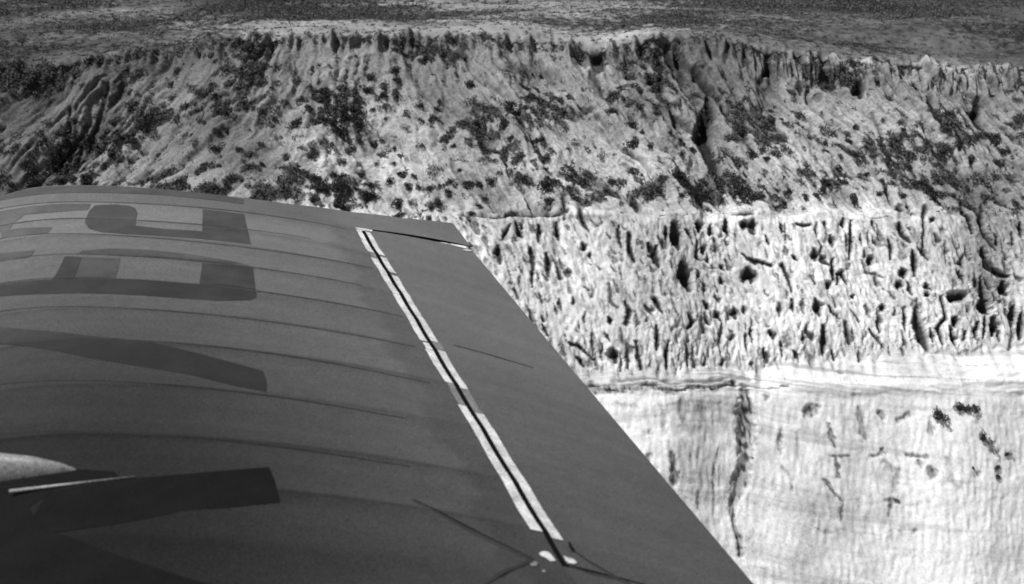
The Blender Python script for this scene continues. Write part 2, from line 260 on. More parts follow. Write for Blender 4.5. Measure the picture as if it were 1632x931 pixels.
# ------------------------------------------------------------------ terrain: plateau, slope, ledges and cliff faces as one sheet
xin = np.linspace(-122, 122, 1180)
xout = 122 + np.cumsum(np.geomspace(.5, 260, 34))
xs = np.concatenate([-xout[::-1], xin, xout])
pxc = 816 + F * xs / 213
def ang(row): return np.tan(PITCH + np.arctan((row - 465.5) / F))
r0 = np.interp(pxc, [-200, 0, 150, 245, 343, 490, 800, 953, 1000, 1055, 1157, 1386, 1632, 1800], [104, 100, 85, 76, 56, 54, 55, 74, 66, 54, 64, 92, 108, 112])
r2s = np.interp(pxc, [-200, 950, 1150, 1400, 1632, 1800], [592, 590, 586, 566, 550, 545]); near = np.abs(xs) < 400
r2 = r2s + (3.5 * band(0, xs / 9, xs * 0 + 7) + 2.5 * band(1, xs / 2.6, xs * 0 + 7)) * near
r1 = 331 + (3.0 * band(2, xs / 14, xs * 0 + 9) + 2 * band(3, xs / 4, xs * 0 + 2)) * near
r3 = np.interp(pxc, [-200, 1150, 1632, 1800], [621, 620, 606, 604])
D0 = 230 + 1.5 * band(0, xs / 40, xs * 0) * np.exp(-(xs / 400) ** 2)
z0 = CAM_Z - D0 * ang(r0)
def march(y, z, slope, row):   # go down toward the camera at a slope until the sight line of a row
    T = ang(row); t = (T * y - (CAM_Z - z)) / (slope + T); return y - t, z - slope * t
y1, z1 = march(D0, z0, math.tan(R(42)), r1)
ya_, za_ = march(D0, z0, math.tan(R(42)), 332.)
w1 = np.interp(pxc, [700, 950, 1100, 1632], [3.4, 3.2, 1.8, 1.5]); y1b, z1b = ya_ - w1, za_ - .25
y2, z2 = march(y1b, z1b, math.tan(R(64)), r2)
yb_, zb_ = march(y1b, z1b, math.tan(R(64)), r2s)
y2b, z2b = march(yb_, zb_, math.tan(R(32)), r3)
y3, z3 = y2b - (z2b + 92) / math.tan(R(67)), np.full_like(xs, -92.)
segs = [((D0, z0), (y1, z1), 250), ((y1, z1), (y1b, z1b), 10), ((y1b, z1b), (y2, z2), 250), ((y2, z2), (y2b, z2b), 40), ((y2b, z2b), (y3, z3), 235)]
Y, Z = [D0[None]], [z0[None]]
for (ya, za), (yb, zb), n in segs:
    t = np.linspace(0, 1, n + 1)[1:, None]
    Y.append(ya + (yb - ya) * t); Z.append(za + (zb - za) * t)
Yc, Zc = np.concatenate(Y), np.concatenate(Z)
tb = np.concatenate([np.linspace(0, 1, 190)[1:] * 300, 300 + np.cumsum(np.geomspace(4, 900, 34))])[::-1][:, None]   # distance behind the rim
Yp = D0 + tb
Xs_all = np.concatenate([xs[None] * (1 + tb / 230.), np.repeat(xs[None], len(Yc), 0)])
zp = z0 * np.exp(-tb / 60.) + 1.2 * (1 - np.exp(-tb / 60.)) + .0000028 * tb ** 2 * 20 * (tb > 0) * np.exp(-tb / 4000)
Yg = np.concatenate([Yp, Yc]); Zg = np.concatenate([zp, Zc]); Xg = Xs_all; NP_ = len(tb)
# round the breaks of the profile
for _ in range(3):
    a = NP_ - 6; Yg[a + 1:-1] = (Yg[a:-2] + 2 * Yg[a + 1:-1] + Yg[a + 2:]) / 4; Zg[a + 1:-1] = (Zg[a:-2] + 2 * Zg[a + 1:-1] + Zg[a + 2:]) / 4
nr, nc = Yg.shape
def normals(X, Y, Z):
    P = np.stack([X, Y, Z], -1); du = np.gradient(P, axis=1); dv = np.gradient(P, axis=0); n = np.cross(dv, du)
    n /= np.linalg.norm(n, axis=-1, keepdims=True) + 1e-9; n[n[..., 2] < 0] *= -1; return n
N = normals(Xg, Yg, Zg)
S = np.cumsum(np.concatenate([np.zeros((1, nc)), np.hypot(np.diff(Yg, axis=0), np.diff(Zg, axis=0))]), 0); S = S - S[NP_]
px, py = project(Xg, Yg, Zg)
X = Xg
pw = 9 * fbm(0, Xg / 16, S * .02) + 5 * fbm(1, Xg / 5, S * .05); in_up = sstep(-2, 2.5, S) * (1 - sstep(326, 352, py + pw)); in_plat = 1 - sstep(-3, 2, S)
mid = sstep(320, 350, py + pw) * (1 - sstep(-12, 6, py - r2[None] + pw * .5)); low = sstep(612, 645, py); bench = sstep(-6, 4, py - r2[None]) * (1 - sstep(622, 640, py))
wob = fbm(0, X / 30, S / 30) * 1.5
shear = np.interp(px, [-100, 250, 520, 760, 1100, 1700], [-.55, -.5, .05, .3, .42, .45])
cum = shear * S
q = X - cum + wob
d = np.zeros_like(Xg)
g1 = band(0, q / 13, S / 60); g2 = band(1, q / 5, S / 24); g3 = band(2, q / 2.0, S / 9); g4 = band(3, q / .95, S / 4)
lump = fbm(1, X / 9, S / 9)
up_d = -1.3 * np.exp(-(g1 / .4) ** 2) * np.interp(px, [350, 750], [.55, 1]) - .38 * np.exp(-(g2 / .4) ** 2) * np.interp(px, [500, 900], [.5, 1]) + .11 * g3 + .05 * g4 + .36 * lump + .8 * band(2, q / 21, S / 70)
d += in_up * up_d * sstep(-2, 2.5, S)
d += (.5 * band(2, X / 6, S / 30) + .3 * band(1, X / 2.2, S / 12)) * sstep(-3, 0, S) * (1 - sstep(2, 7, S)) * np.exp(-(X / 300) ** 2)
# fluted band under the rim at right
fl = sstep(1130, 1250, px) * sstep(6, 16, py - r0[None]) * (1 - sstep(34, 52, py - r0[None]))
d += fl * (.55 * np.abs(band(4, X / 1.1 + wob * .2, S / 14)) - .3)
# eroded white face
q2 = X - .36 * S + wob * .6; qb = X - .05 * S + wob * .5
foot = sstep(470, 560, py)
n1 = band(1, q2 / 2.9, S / 8) * (1 - foot) + band(1, qb / 1.5, S / 7.5) * foot
mixv = np.maximum(foot, .75 * sstep(-.5, .6, fbm(0, X / 14 + 3, S / 12)))
n2 = band(3, q2 / 1.2, S / 2.6) * (1 - mixv) + band(3, qb / .72, S / 3.4) * mixv
n3 = band(4, q2 / .55, S / 1.4)
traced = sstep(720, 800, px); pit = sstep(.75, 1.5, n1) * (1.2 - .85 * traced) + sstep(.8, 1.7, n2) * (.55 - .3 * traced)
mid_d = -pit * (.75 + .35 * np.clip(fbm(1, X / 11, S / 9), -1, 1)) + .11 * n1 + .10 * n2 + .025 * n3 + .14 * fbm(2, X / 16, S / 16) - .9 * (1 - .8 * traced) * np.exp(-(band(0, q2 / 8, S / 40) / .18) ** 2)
d += mid * mid_d
low_d = .035 * band(2, X / 6 + wob * .12, S / 26) + .035 * band(0, X / 1.5 + wob * .2, S / 5) + .02 * n3 + .05 * fbm(0, X / 14, S / 14) + .05 * np.tanh(3 * np.sin(S * .8 + 3 * fbm(1, X / 40, S / 40)))
d += low * low_d
d += bench * (.10 * fbm(0, X / 7, S / 1.6) + .12 * fbm(1, X / 5, S / 2) + .03 * np.tanh(3 * np.sin(S * 4.2 + 1.0 * fbm(2, X / 60, S / 6))))
# traced hollows
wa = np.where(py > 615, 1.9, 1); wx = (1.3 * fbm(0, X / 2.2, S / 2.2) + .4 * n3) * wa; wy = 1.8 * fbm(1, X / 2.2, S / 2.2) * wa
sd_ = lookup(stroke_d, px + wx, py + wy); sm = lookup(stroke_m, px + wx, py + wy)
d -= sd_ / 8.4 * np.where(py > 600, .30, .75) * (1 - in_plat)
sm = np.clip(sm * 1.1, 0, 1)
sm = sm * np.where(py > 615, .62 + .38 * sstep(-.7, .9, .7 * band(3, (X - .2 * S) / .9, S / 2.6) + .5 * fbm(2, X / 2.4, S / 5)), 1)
edge = sstep(0, 5, np.arange(nr - 1, -1, -1.))[:, None]; d *= edge
d *= np.exp(-(np.maximum(np.abs(X) - 500, 0) / 300) ** 2)
# plateau relief
t_ = np.maximum(-S, 0)
pd = (.35 * fbm(1, X / 22, t_ / 30) + .9 * fbm(2, X / 90, t_ / 110)) * sstep(0, 8, t_) + t_ ** .8 * .02 * fbm(0, X / 700, t_ / 900)
Xd = Xg + N[..., 0] * d; Yd = Yg + N[..., 1] * d; Zd = Zg + N[..., 2] * d + in_plat * pd
# ---- ground albedo: soil, growth, and shade painted into the hollows
CX = [0, 200, 400, 600, 800, 1000, 1200, 1400, 1632]
CY = [0, 50, 100, 150, 200, 250, 300, 330, 348]
TONE = [[.33,.38,.24,.43,.42,.46,.30,.25,.24],[.30,.32,.50,.46,.47,.46,.40,.33,.31],[.35,.42,.50,.56,.55,.66,.52,.48,.42],[.40,.52,.54,.58,.66,.60,.54,.54,.50],
        [.44,.54,.52,.64,.72,.70,.60,.62,.58],[.46,.58,.56,.76,.74,.76,.66,.64,.62],[.48,.60,.64,.68,.70,.72,.66,.64,.64],[.5,.60,.68,.72,.72,.76,.74,.74,.76],[.6,.7,.8,.86,.9,.93,.93,.93,.93]]
VEG = [[.3]*9,[.3]*9,[.42,.3,.3,.22,.25,.22,.3,.3,.2],[.65,.45,.6,.4,.45,.35,.45,.4,.45],[.65,.45,.75,.35,.4,.35,.55,.45,.4],[.55,.5,.55,.35,.45,.35,.5,.5,.4],[.5,.4,.4,.55,.5,.4,.5,.5,.45],[.4,.3,.3,.4,.3,.2,.3,.35,.3],[0,0,0,0,0,0,.05,.1,.1]]
tone = interp_grid(CX, CY, TONE, px, np.where(S < 0, np.minimum(py, 35), py)) * (1 + .10 * fbm(2, X / 12, S / 12))
A = .62 * tone ** 2.0
veg = interp_grid(CX, CY, VEG, px, py)
vn = fbm(0, X / 4.5, S / 3.2) * .8 + .55 * band(4, q / 2.6, S / 3.6)
vm = sstep(.25, 1.0, vn - (1.1 - 2.0 * veg)) * (1 - in_plat) * (1 - sstep(325, 345, py))
A = A * (1 - .66 * vm)
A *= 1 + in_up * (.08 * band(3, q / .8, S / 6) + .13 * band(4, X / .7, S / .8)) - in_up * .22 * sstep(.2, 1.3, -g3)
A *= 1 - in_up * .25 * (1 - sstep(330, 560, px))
A *= 1 - in_up * .35 * sstep(.1, 1.2, -up_d - .6)          # soil darker in the gully beds
ph = fbm(0, X / 16, t_ / 24) + .7 * band(3, X / 4.5, t_ / 7) + .95 * fbm(1, X / 50, t_ / 60) + .4 * band(4, X / 1.8, t_ / 2.6)
A *= 1 + in_plat * np.clip(.48 * ph + .26 * band(2, X / 1.6, t_ / 5) - .06, -.7, .8)
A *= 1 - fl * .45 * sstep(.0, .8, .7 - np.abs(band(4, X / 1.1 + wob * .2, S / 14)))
A *= 1 + .5 * np.exp(-((py - r0[None] - 6) / 7) ** 2) * sstep(1290, 1400, px)      # pale lip of soil under the rim
A *= 1 + .9 * np.exp(-((py - r0[None] - 4) / 12) ** 2) * np.exp(-((px - 1015) / 55) ** 2)
A *= 1 - mid * (.76 * np.clip(sstep(.8, 1.35, n1) * (1 - .65 * traced) + .9 * sstep(.75, 1.3, n2) * (1 - .6 * traced), 0, 1) + .06 * sstep(-.2, 1., n3))   # dark growth and painted shade in the hollows
lowst = sstep(.3, 1.5, band(2, X / 1.3 + wob * .2, S / 5) + .7 * fbm(1, X / 8, S / 6))
A *= 1 - low * .35 * sstep(1.3, 2.0, band(4, X / .55, S / .8)) * sstep(-.4, .8, fbm(0, X / 12, S / 9))
A *= 1 - low * .17 * lowst * (1 - sstep(740, 830, py))
A *= 1 - low * .20 * sstep(.3, 1.5, fbm(2, X / 22, S / .7)) - bench * (.38 * sstep(.3, 1.3, fbm(0, X / 26, S / .55)) + .25 * sstep(1.0, 1.7, n2) * (np.abs(py - 603) < 5))
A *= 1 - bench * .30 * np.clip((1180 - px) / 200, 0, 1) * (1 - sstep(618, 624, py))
A *= 1 - .93 * np.clip(sm, 0, 1) ** 1.3 * (1 - in_plat)  # traced hollows, gullies and the ledge shadow painted dark over the relief
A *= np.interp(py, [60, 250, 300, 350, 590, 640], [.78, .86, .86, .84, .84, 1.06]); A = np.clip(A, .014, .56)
idx = np.arange(nr * nc).reshape(nr, nc)
def strip(name, a, b, mat):
    V = np.stack([Xd[a:b + 1], Yd[a:b + 1], Zd[a:b + 1]], -1).reshape(-1, 3)
    n = b - a + 1; i = np.arange(n * nc).reshape(n, nc)
    Fc = np.stack([i[:-1, :-1], i[1:, :-1], i[1:, 1:], i[:-1, 1:]], -1).reshape(-1, 4)
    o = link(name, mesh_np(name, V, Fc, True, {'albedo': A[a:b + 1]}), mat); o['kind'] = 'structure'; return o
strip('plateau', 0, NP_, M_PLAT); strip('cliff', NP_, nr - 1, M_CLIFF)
yl = Yd[-1]; gy = np.concatenate([[0], np.cumsum(np.geomspace(1, 1500, 24))])
GV = np.stack([np.repeat(xs[None], 25, 0), yl[None] - gy[:, None], np.full((25, nc), -92.) + 0 * gy[:, None]], -1); GV[0, :, 2] = Zd[-1]; GV[0, :, 0] = Xd[-1]
cs = np.unique(np.concatenate([np.arange(0, nc, 6), [nc - 1]])); GV = GV[:, cs]; i = np.arange(25 * len(cs)).reshape(25, len(cs))
g = link('ground', mesh_np('ground', GV.reshape(-1, 3), np.stack([i[:-1, :-1], i[1:, :-1], i[1:, 1:], i[:-1, 1:]], -1).reshape(-1, 4), True, {'albedo': np.full(i.size, .34)}), M_GROUND); g['kind'] = 'structure'

# ------------------------------------------------------------------ bushes
Nd = normals(Xd, Yd, Zd)
pxd, pyd = project(Xd, Yd, Zd); vis = slice(NP_ - 150, nr); Pxy = np.stack([pxd[vis].ravel(), pyd[vis].ravel()], -1).astype(np.float32)
XYZ = np.stack([Xd[vis].ravel(), Yd[vis].ravel(), Zd[vis].ravel()], -1); NN = Nd[vis].reshape(-1, 3)
# coarse bins of the grid for quick lookup
bin_ = {}
sel = np.where((Pxy[:, 0] > -60) & (Pxy[:, 0] < 1700) & (Pxy[:, 1] > -10) & (Pxy[:, 1] < 960))[0]
keys = (Pxy[sel, 0] // 8).astype(int) * 1000 + (Pxy[sel, 1] // 8).astype(int); order = np.argsort(keys, kind='stable'); ks = keys[order]; so_ = sel[order]
def ground_at(x, y):
    best = None
    for dx in (0, -1, 1):
        for dy in (0, -1, 1):
            k = (int(x // 8) + dx) * 1000 + int(y // 8) + dy; a, b = np.searchsorted(ks, [k, k + 1])
            if b > a:
                c = so_[a:b]; r = ((Pxy[c] - (x, y)) ** 2).sum(1); m = int(r.argmin())
                if best is None or r[m] < best[0]: best = (r[m], c[m])
        if best and dx == 0 and best[0] < 4: break
    return None if best is None else best[1]
def bush_mesh(seed, nleaf=380, size=.12):
    r = np.random.default_rng(seed); lobes = r.normal(0, .42, (7, 3)); lobes[:, 2] = np.abs(lobes[:, 2]) * .5 + .12; rad = r.uniform(.32, .62, 7)
    c = r.integers(0, 7, nleaf); dirs = r.normal(0, 1, (nleaf, 3)); dirs /= np.linalg.norm(dirs, axis=1, keepdims=True)
    p = lobes[c] + dirs * rad[c, None] * r.uniform(.6, 1.05, (nleaf, 1)); p[:, 2] = np.maximum(p[:, 2], -.12)
    V, Fc = [], []
    for k in range(nleaf):
        n = dirs[k] + r.normal(0, .5, 3); n /= np.linalg.norm(n); t = np.cross(n, r.normal(0, 1, 3)); t /= np.linalg.norm(t) + 1e-9; b = np.cross(n, t); s = size * r.uniform(.6, 1.3)
        o = len(V); V += [p[k] - t * s, p[k] + b * s * .8, p[k] + t * s, p[k] - b * s * .8 + n * s * .3]; Fc.append((o, o + 1, o + 2, o + 3))
    return mesh_np('bush', V, Fc, False)
BM = [[bush_mesh(40 + i) for i in range(6)], [bush_mesh(60 + i, 230, .11) for i in range(4)]]
for k, ms in enumerate(BM):
    for m in ms: m.materials.append((M_LEAF, M_LEAF2)[k])
# smaller bushes between the traced ones, where the growth is thick
extra = []; tries = 0; zcount = {}
for b in BUSH:
    zc = (sum(b[0] >= a for a in (170, 330, 480, 620, 780, 930, 1060, 1180, 1310, 1430, 1530)), sum(b[1] >= a for a in (125, 165, 205, 245, 285))); zcount[zc] = zcount.get(zc, 0) + 1
while len(extra) < 300 - len(BUSH) and tries < 40000:
    tries += 1; x = random.uniform(5, 1627); y = random.uniform(75, 322)
    if y < np.interp(x, pxc, r0) + 14: continue
    if y > np.interp(x, [0, 150, 350, 560, 725], [300, 290, 304, 330, 345]): continue
    v = float(interp_grid(CX, CY, VEG, np.array([x]), np.array([y]))[0])
    if random.random() > v * 1.3: continue
    s = random.uniform(8, 14); zc = (sum(x >= a for a in (170, 330, 480, 620, 780, 930, 1060, 1180, 1310, 1430, 1530)), sum(y >= a for a in (125, 165, 205, 245, 285)))
    if zcount.get(zc, 0) > 9: continue
    if any((x - b[0]) ** 2 + (y - b[1]) ** 2 < ((b[2] + s) * .55) ** 2 for b in BUSH + extra): continue
    extra.append((x, y, s, random.randint(0, 1))); zcount[zc] = zcount.get(zc, 0) + 1
ALLB = [b for b in BUSH + extra]
ZC = [(0, 'at the far left'), (170, 'above the painted letters'), (330, 'above the middle of the wing edge'), (480, 'above the pale tape strip'),
      (620, 'above the square wing corner'), (780, 'right of the wing tip'), (930, 'under the pale scar'), (1060, 'by the central gully'),
      (1180, 'right of the central gully'), (1310, 'below the fluted rim\'s left end'), (1430, 'below the fluted rim\'s middle'), (1530, 'near the right edge')]
ZR = [(0, 'just under the plateau rim'), (125, 'high up'), (165, 'a third down'), (205, 'halfway down'), (245, 'low down'), (285, 'at the slope foot'), (345, 'on the white cliff')]
zones = {}
for i, b in enumerate(ALLB):
    c = max(j for j, z in enumerate(ZC) if b[0] >= z[0] or j == 0); r = max(j for j, z in enumerate(ZR) if b[1] >= z[0]); zones.setdefault((c, r), []).append(i)
LAB = {}
for (c, r), m in zones.items():
    if r == 6:
        nm = [(1494, 'round dark bush standing alone high on the white lower cliff'), (1529, 'leftmost clump of the dark row near the top of the lower cliff'), (1541, 'middle clump of the dark row near the top of the lower cliff'), (1552, 'rightmost clump of the dark row near the top of the lower cliff'),
              (1569, 'round dark bush below and right of the dark row on the lower cliff'), (1604, 'small dark bush nearest the right edge of the lower cliff'), (1588.5, 'upper of two bushes one over the other on the lower cliff'), (1589.8, 'lower of two bushes one over the other on the lower cliff'), (1551.5, 'smallest bush on the white lower cliff')]
        for i in m:
            LAB[i] = min(nm, key=lambda t: abs(t[0] - ALLB[i][0]) + (0 if ('small' in t[1]) == (ALLB[i][2] < 10) else 4))[1]
        continue
    left = list(m); alone = len(m) == 1
    def pick(f, word):
        if left:
            i = f(left); left.remove(i); LAB[i] = word + ' ' + ZR[r][1] + ', ' + ZC[c][1]
    if alone: pick(lambda L: L[0], 'the only distinct bush'); continue
    X_ = lambda i: ALLB[i][0]; Y_ = lambda i: ALLB[i][1]; S_ = lambda i: ALLB[i][2]
    ranks = [('largest bush', lambda L: max(m, key=S_)), ('leftmost bush', lambda L: min(m, key=X_)), ('rightmost bush', lambda L: max(m, key=X_)), ('topmost bush', lambda L: min(m, key=Y_)), ('lowest bush', lambda L: max(m, key=Y_)), ('smallest bush', lambda L: min(m, key=S_))]
    for wd, f in ranks:
        i = f(m)
        if i in left: left.remove(i); LAB[i] = wd + ' ' + ZR[r][1] + ', ' + ZC[c][1]
    by = sorted(m, key=X_); ordn = ['first', 'second', 'third', 'fourth', 'fifth', 'sixth', 'seventh', 'eighth', 'ninth', 'tenth', 'eleventh', 'twelfth', 'thirteenth', 'fourteenth', 'fifteenth', 'sixteenth', 'seventeenth', 'eighteenth']
    for i in list(left): LAB[i] = ordn[by.index(i)] + ' bush from left ' + ZR[r][1] + ', ' + ZC[c][1]
for i, (x, y, s, k) in enumerate(ALLB):
    gi = ground_at(x, y + s * .25)
    if gi is None: continue
    P = XYZ[gi]; n = NN[gi] * .5 + np.array([0, -.1, .6]); depth = P[1] * cP - (P[2] - CAM_Z) * sP
    rad = s * (.54 if y < 345 else .68) * depth / F
    o = bpy.data.objects.new('bush', BM[k][i % len(BM[k])]); COL.objects.link(o)
    o.location = P - n * rad * .12; o.rotation_euler = Vector(n).to_track_quat('Z', 'Y').to_euler(); o.rotation_euler.rotate_axis('Z', i * 2.4)
    o.scale = (rad * random.uniform(.9, 1.25), rad * random.uniform(.8, 1.1), rad * random.uniform(.75, 1.05))
    tag(o, LAB[i], 'bush', 'bushes growing on the cliff')
# low scrub and heath: nobody could count it
def cluster(name, pos, nrm, size, mat, per=10, seed=3, flat=.6):
    r = np.random.default_rng(seed); n = len(pos); c = np.repeat(pos, per, 0); s = np.repeat(size, per)[:, None]; nn = np.repeat(nrm, per, 0)
    off = r.normal(0, .5, (n * per, 3)); off -= (off * nn).sum(1, keepdims=True) * nn * flat; c = c + off * s + nn * s * .25
    a = r.normal(0, 1, (n * per, 3)); a /= np.linalg.norm(a, axis=1, keepdims=True); b = np.cross(a, r.normal(0, 1, (n * per, 3))); b /= np.linalg.norm(b, axis=1, keepdims=True)
    sc = s * r.uniform(.3, .6, (n * per, 1)); V = np.stack([c - a * sc, c + b * sc, c + a * sc + nn * sc * .4], 1).reshape(-1, 3)
    o = link(name, mesh_np(name, V, np.arange(len(V)).reshape(-1, 3), False), mat); o['kind'] = 'stuff'; return o
grid_i = np.arange(nr * nc).reshape(nr, nc); Pall = np.stack([Xd, Yd, Zd], -1).reshape(-1, 3); Nall = Nd.reshape(-1, 3)
dens = (vm * (1 - in_plat) * (pxd > -60) * (pxd < 1700)); dens = dens.ravel(); dens /= dens.sum()
dens = dens + .12 * (in_up * (pxd > -60) * (pxd < 1700)).ravel() / in_up.sum(); dens /= dens.sum()
ci = rng.choice(nr * nc, 9000, p=dens); cluster('low_scrub', Pall[ci], Nall[ci], rng.uniform(.2, .6, 9000), M_LEAF2, 9, 5)
rimz = ((S > -9) & (S < 3)).astype(float); pl = np.maximum(in_plat, rimz) * (pxd > -60) * (pxd < 1700) * (pyd > -12) * (.25 + 1.2 * sstep(-.2, 1.2, -ph) + .3 * rimz) ; pl = pl.ravel() * (Pall[:, 1] < 620); pl /= pl.sum()
ci = rng.choice(nr * nc, 16000, p=pl); cluster('heath', Pall[ci], Nall[ci], rng.uniform(.2, .6, 16000) * (Pall[ci, 1] / 280), M_HEATH, 7, 6, .9)

# ------------------------------------------------------------------ the aeroplane wing
AX = np.array([[1, 0, 0], [0, sP, cP], [0, -cP, sP]])       # view axes of the picture, in world terms
camo = np.array([0, 0, CAM_Z])
hv = np.array([-726., 865., -1970.]); hv /= np.linalg.norm(hv); cv = np.array([1., 0, 0]); nv = np.cross(cv, hv); nv /= np.linalg.norm(nv)
cW, hW, nW = cv @ AX, hv @ AX, nv @ AX
H0 = 2.3
dO = np.array([120 - 816., 465.5 - 297., -F]); dO *= -H0 / (dO @ nv); O = camo + dO @ AX
KF, KA = .25, .083
def camber(u):
    return np.where(u < 0, -KF * u ** 2 - .9 * np.maximum(-u - .75, 0) ** 2, -KA * u ** 2)
Minv = np.linalg.inv(np.stack([cW, hW, nW], 1))
def unproj(px_, py_):
    dvec = np.array([px_ - 816., 465.5 - py_, -F]) @ AX; t = -H0 / (dvec @ nW)
    for _ in range(25):
        u, v, wz = Minv @ (camo + dvec * t - O); t += (float(camber(np.array(u))) - wz) / (dvec @ nW) * .9
    return u, v
def uvs(pts): return np.array([unproj(*p) for p in pts])
hinge = uvs([(581, 369), (601, 406), (619, 436), (641, 476), (675, 526), (696, 560), (759, 664), (823, 777), (875, 855), (903, 901)])
te = uvs([(751, 395), (792, 440), (836, 495), (877, 543), (893, 560), (943, 622), (1034, 727), (1078, 783), (1174, 891), (1208, 931)])
tip = uvs([(0, 313), (52, 299), (96, 296), (174, 296), (261, 302), (348, 311), (400, 317), (460, 325), (561, 338), (645, 348), (722, 356)])
fh = np.polyfit(hinge[:, 1], hinge[:, 0], 1); ft = np.polyfit(te[:, 1], te[:, 0], 2)
GAP = .011
v_top = unproj(588, 368)[1]; v_bot = unproj(903, 901)[1]
rb = uvs([(588, 368), (640, 376), (700, 386), (751, 395)]); UH0 = float(np.polyval(fh, v_top)); KR = float(np.polyfit(rb[:, 0] - UH0, rb[:, 1] - v_top, 1)[0]); print('end rib slope', KR)
def vtop(u): return v_top + KR * np.maximum(np.asarray(u) - UH0, 0)
def tipv(u): return np.interp(u, tip[:, 0], tip[:, 1])
print('hinge', fh, 'te', ft, 'vtop', v_top, 'vbot', v_bot, 'tip', tip.round(3).tolist())
RIBS = [[(1,332),(58,325),(130,321),(203,322),(290,328),(377,338),(460,348),(519,358)], [(130,348),(203,350),(275,354),(377,364),(460,374)], [(0,378),(125,374),(174,375),(261,380),(348,387),(460,403),(555,420)],
        [(0,412),(96,408),(130,406),(203,408),(275,412),(377,422),(460,432),(539,449)], [(0,450),(58,445),(145,445),(246,447),(319,453),(406,463),(460,470),(535,484),(600,495)], [(0,495),(58,490),(145,490),(232,493),(319,499),(406,509),(497,522),(555,533),(619,543)],
        [(0,546),(100,541),(200,541),(330,550),(430,563),(560,585),(640,600)], [(0,611),(70,608),(185,608),(300,616),(458,634),(600,658)], [(0,690),(139,691),(278,693),(416,708),(460,713),(600,735)]]
RV = [uvs(r) for r in RIBS]
for r in RV: print('rib', r[:, 0].round(2).tolist(), r[:, 1].round(3).tolist())
ribv = sorted([float(r[:, 1].mean()) for r in RV])
step = np.mean(np.diff(ribv))
allribs = sorted(ribv + [ribv[0] - step * k for k in range(1, 9)])
def surf(u, v, dz=0.):
    u = np.asarray(u, float); v = np.asarray(v, float)
    b = np.array(allribs); k = np.clip(np.searchsorted(b, v) - 1, 0, len(b) - 2); f = np.clip((v - b[k]) / (b[k + 1] - b[k]), 0, 1)
    sag = -.008 * np.sin(np.pi * f) ** .8 * np.clip((np.polyval(ft, v) - u) / .3, 0, 1)
    uh = np.polyval(fh, v); defl = np.where((v < vtop(u) + .004) & (v > v_bot), -np.maximum(u - uh, 0) * .022, 0) if dz is not None else 0
    wz = camber(u) + sag + defl + (dz or 0)
    return O + u[..., None] * cW + v[..., None] * hW + wz[..., None] * nW
def painted_shade(U_, V_):
    """shade painted into the colour: deepest inboard and forward, darker beside each rib"""
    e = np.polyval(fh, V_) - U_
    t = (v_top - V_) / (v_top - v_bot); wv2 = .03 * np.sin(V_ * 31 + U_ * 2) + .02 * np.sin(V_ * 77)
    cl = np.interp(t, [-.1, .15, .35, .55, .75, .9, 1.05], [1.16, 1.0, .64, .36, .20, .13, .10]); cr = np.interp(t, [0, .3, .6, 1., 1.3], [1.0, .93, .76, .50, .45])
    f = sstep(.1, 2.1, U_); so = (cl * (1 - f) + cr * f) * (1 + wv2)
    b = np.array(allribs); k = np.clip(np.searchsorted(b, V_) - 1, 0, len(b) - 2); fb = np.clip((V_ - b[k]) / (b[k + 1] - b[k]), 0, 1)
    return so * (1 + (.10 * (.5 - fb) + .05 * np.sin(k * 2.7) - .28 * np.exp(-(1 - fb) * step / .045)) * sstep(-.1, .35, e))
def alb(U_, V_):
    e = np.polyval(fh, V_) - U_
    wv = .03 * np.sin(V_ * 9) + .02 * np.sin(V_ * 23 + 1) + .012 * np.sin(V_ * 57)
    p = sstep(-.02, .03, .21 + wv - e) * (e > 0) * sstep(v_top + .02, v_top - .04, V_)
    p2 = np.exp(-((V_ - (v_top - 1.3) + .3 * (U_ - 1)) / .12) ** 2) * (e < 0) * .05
    return .100 * painted_shade(U_, V_) * (1 - .22 * p) * (1 - .04 * sstep(-.05, .05, -e)) * (1 + p2)
plane = bpy.data.objects.new('aeroplane', None); COL.objects.link(plane); plane.location = O
tag(plane, 'dark doped fabric wing of an aeroplane with worn painted letters, filling the lower left', 'aeroplane')
def wlink(name, V, Fc, mat, parent=plane, smooth=True, attr=None):
    return link(name, mesh_np(name, np.asarray(V) - (O if parent is plane else O), Fc, smooth, attr), mat, parent)
# grid of the wing in plan: columns follow leading edge, hinge gap and trailing edge
V_ROOT = hinge[-1, 1] - 3.2
vr = np.concatenate([np.linspace(V_ROOT, v_bot, 40)[:-1], np.linspace(v_bot, v_top, 150), np.linspace(v_top + .013, v_top + .30, 26)])
n_low, n_mid = 39, 39 + 149           # row index of v_bot, of v_top
tA = 1 - (1 - np.linspace(0, 1, 90)) ; UL = -1.15
rows = []; wsh = np.clip((vr - v_bot) / (v_top - v_bot), 0, 1) * (vr <= v_top)
for j, v in enumerate(vr):
    uh = np.polyval(fh, v); ut = np.polyval(ft, v) if v <= v_top else np.interp(v, [v_top, v_top + .4], [np.polyval(ft, v_top), np.polyval(ft, v_top) - .02])
    if v <= v_top:
        for _ in range(4): ut = np.polyval(ft, v + KR * (ut - uh) * wsh[j])
    else: ut = te_c
    if v <= v_top: te_c = ut
    rows.append(np.concatenate([UL + (uh - GAP - UL) * np.linspace(0, 1, 90), uh + GAP + (ut - uh - GAP) * np.linspace(0, 1, 40)]))
U = np.array(rows); Vv = np.repeat(vr[:, None], 130, 1); Vv[:n_mid + 1, 90:] += KR * (U[:n_mid + 1, 90:] - U[:n_mid + 1, 90:91]) * wsh[:n_mid + 1, None]
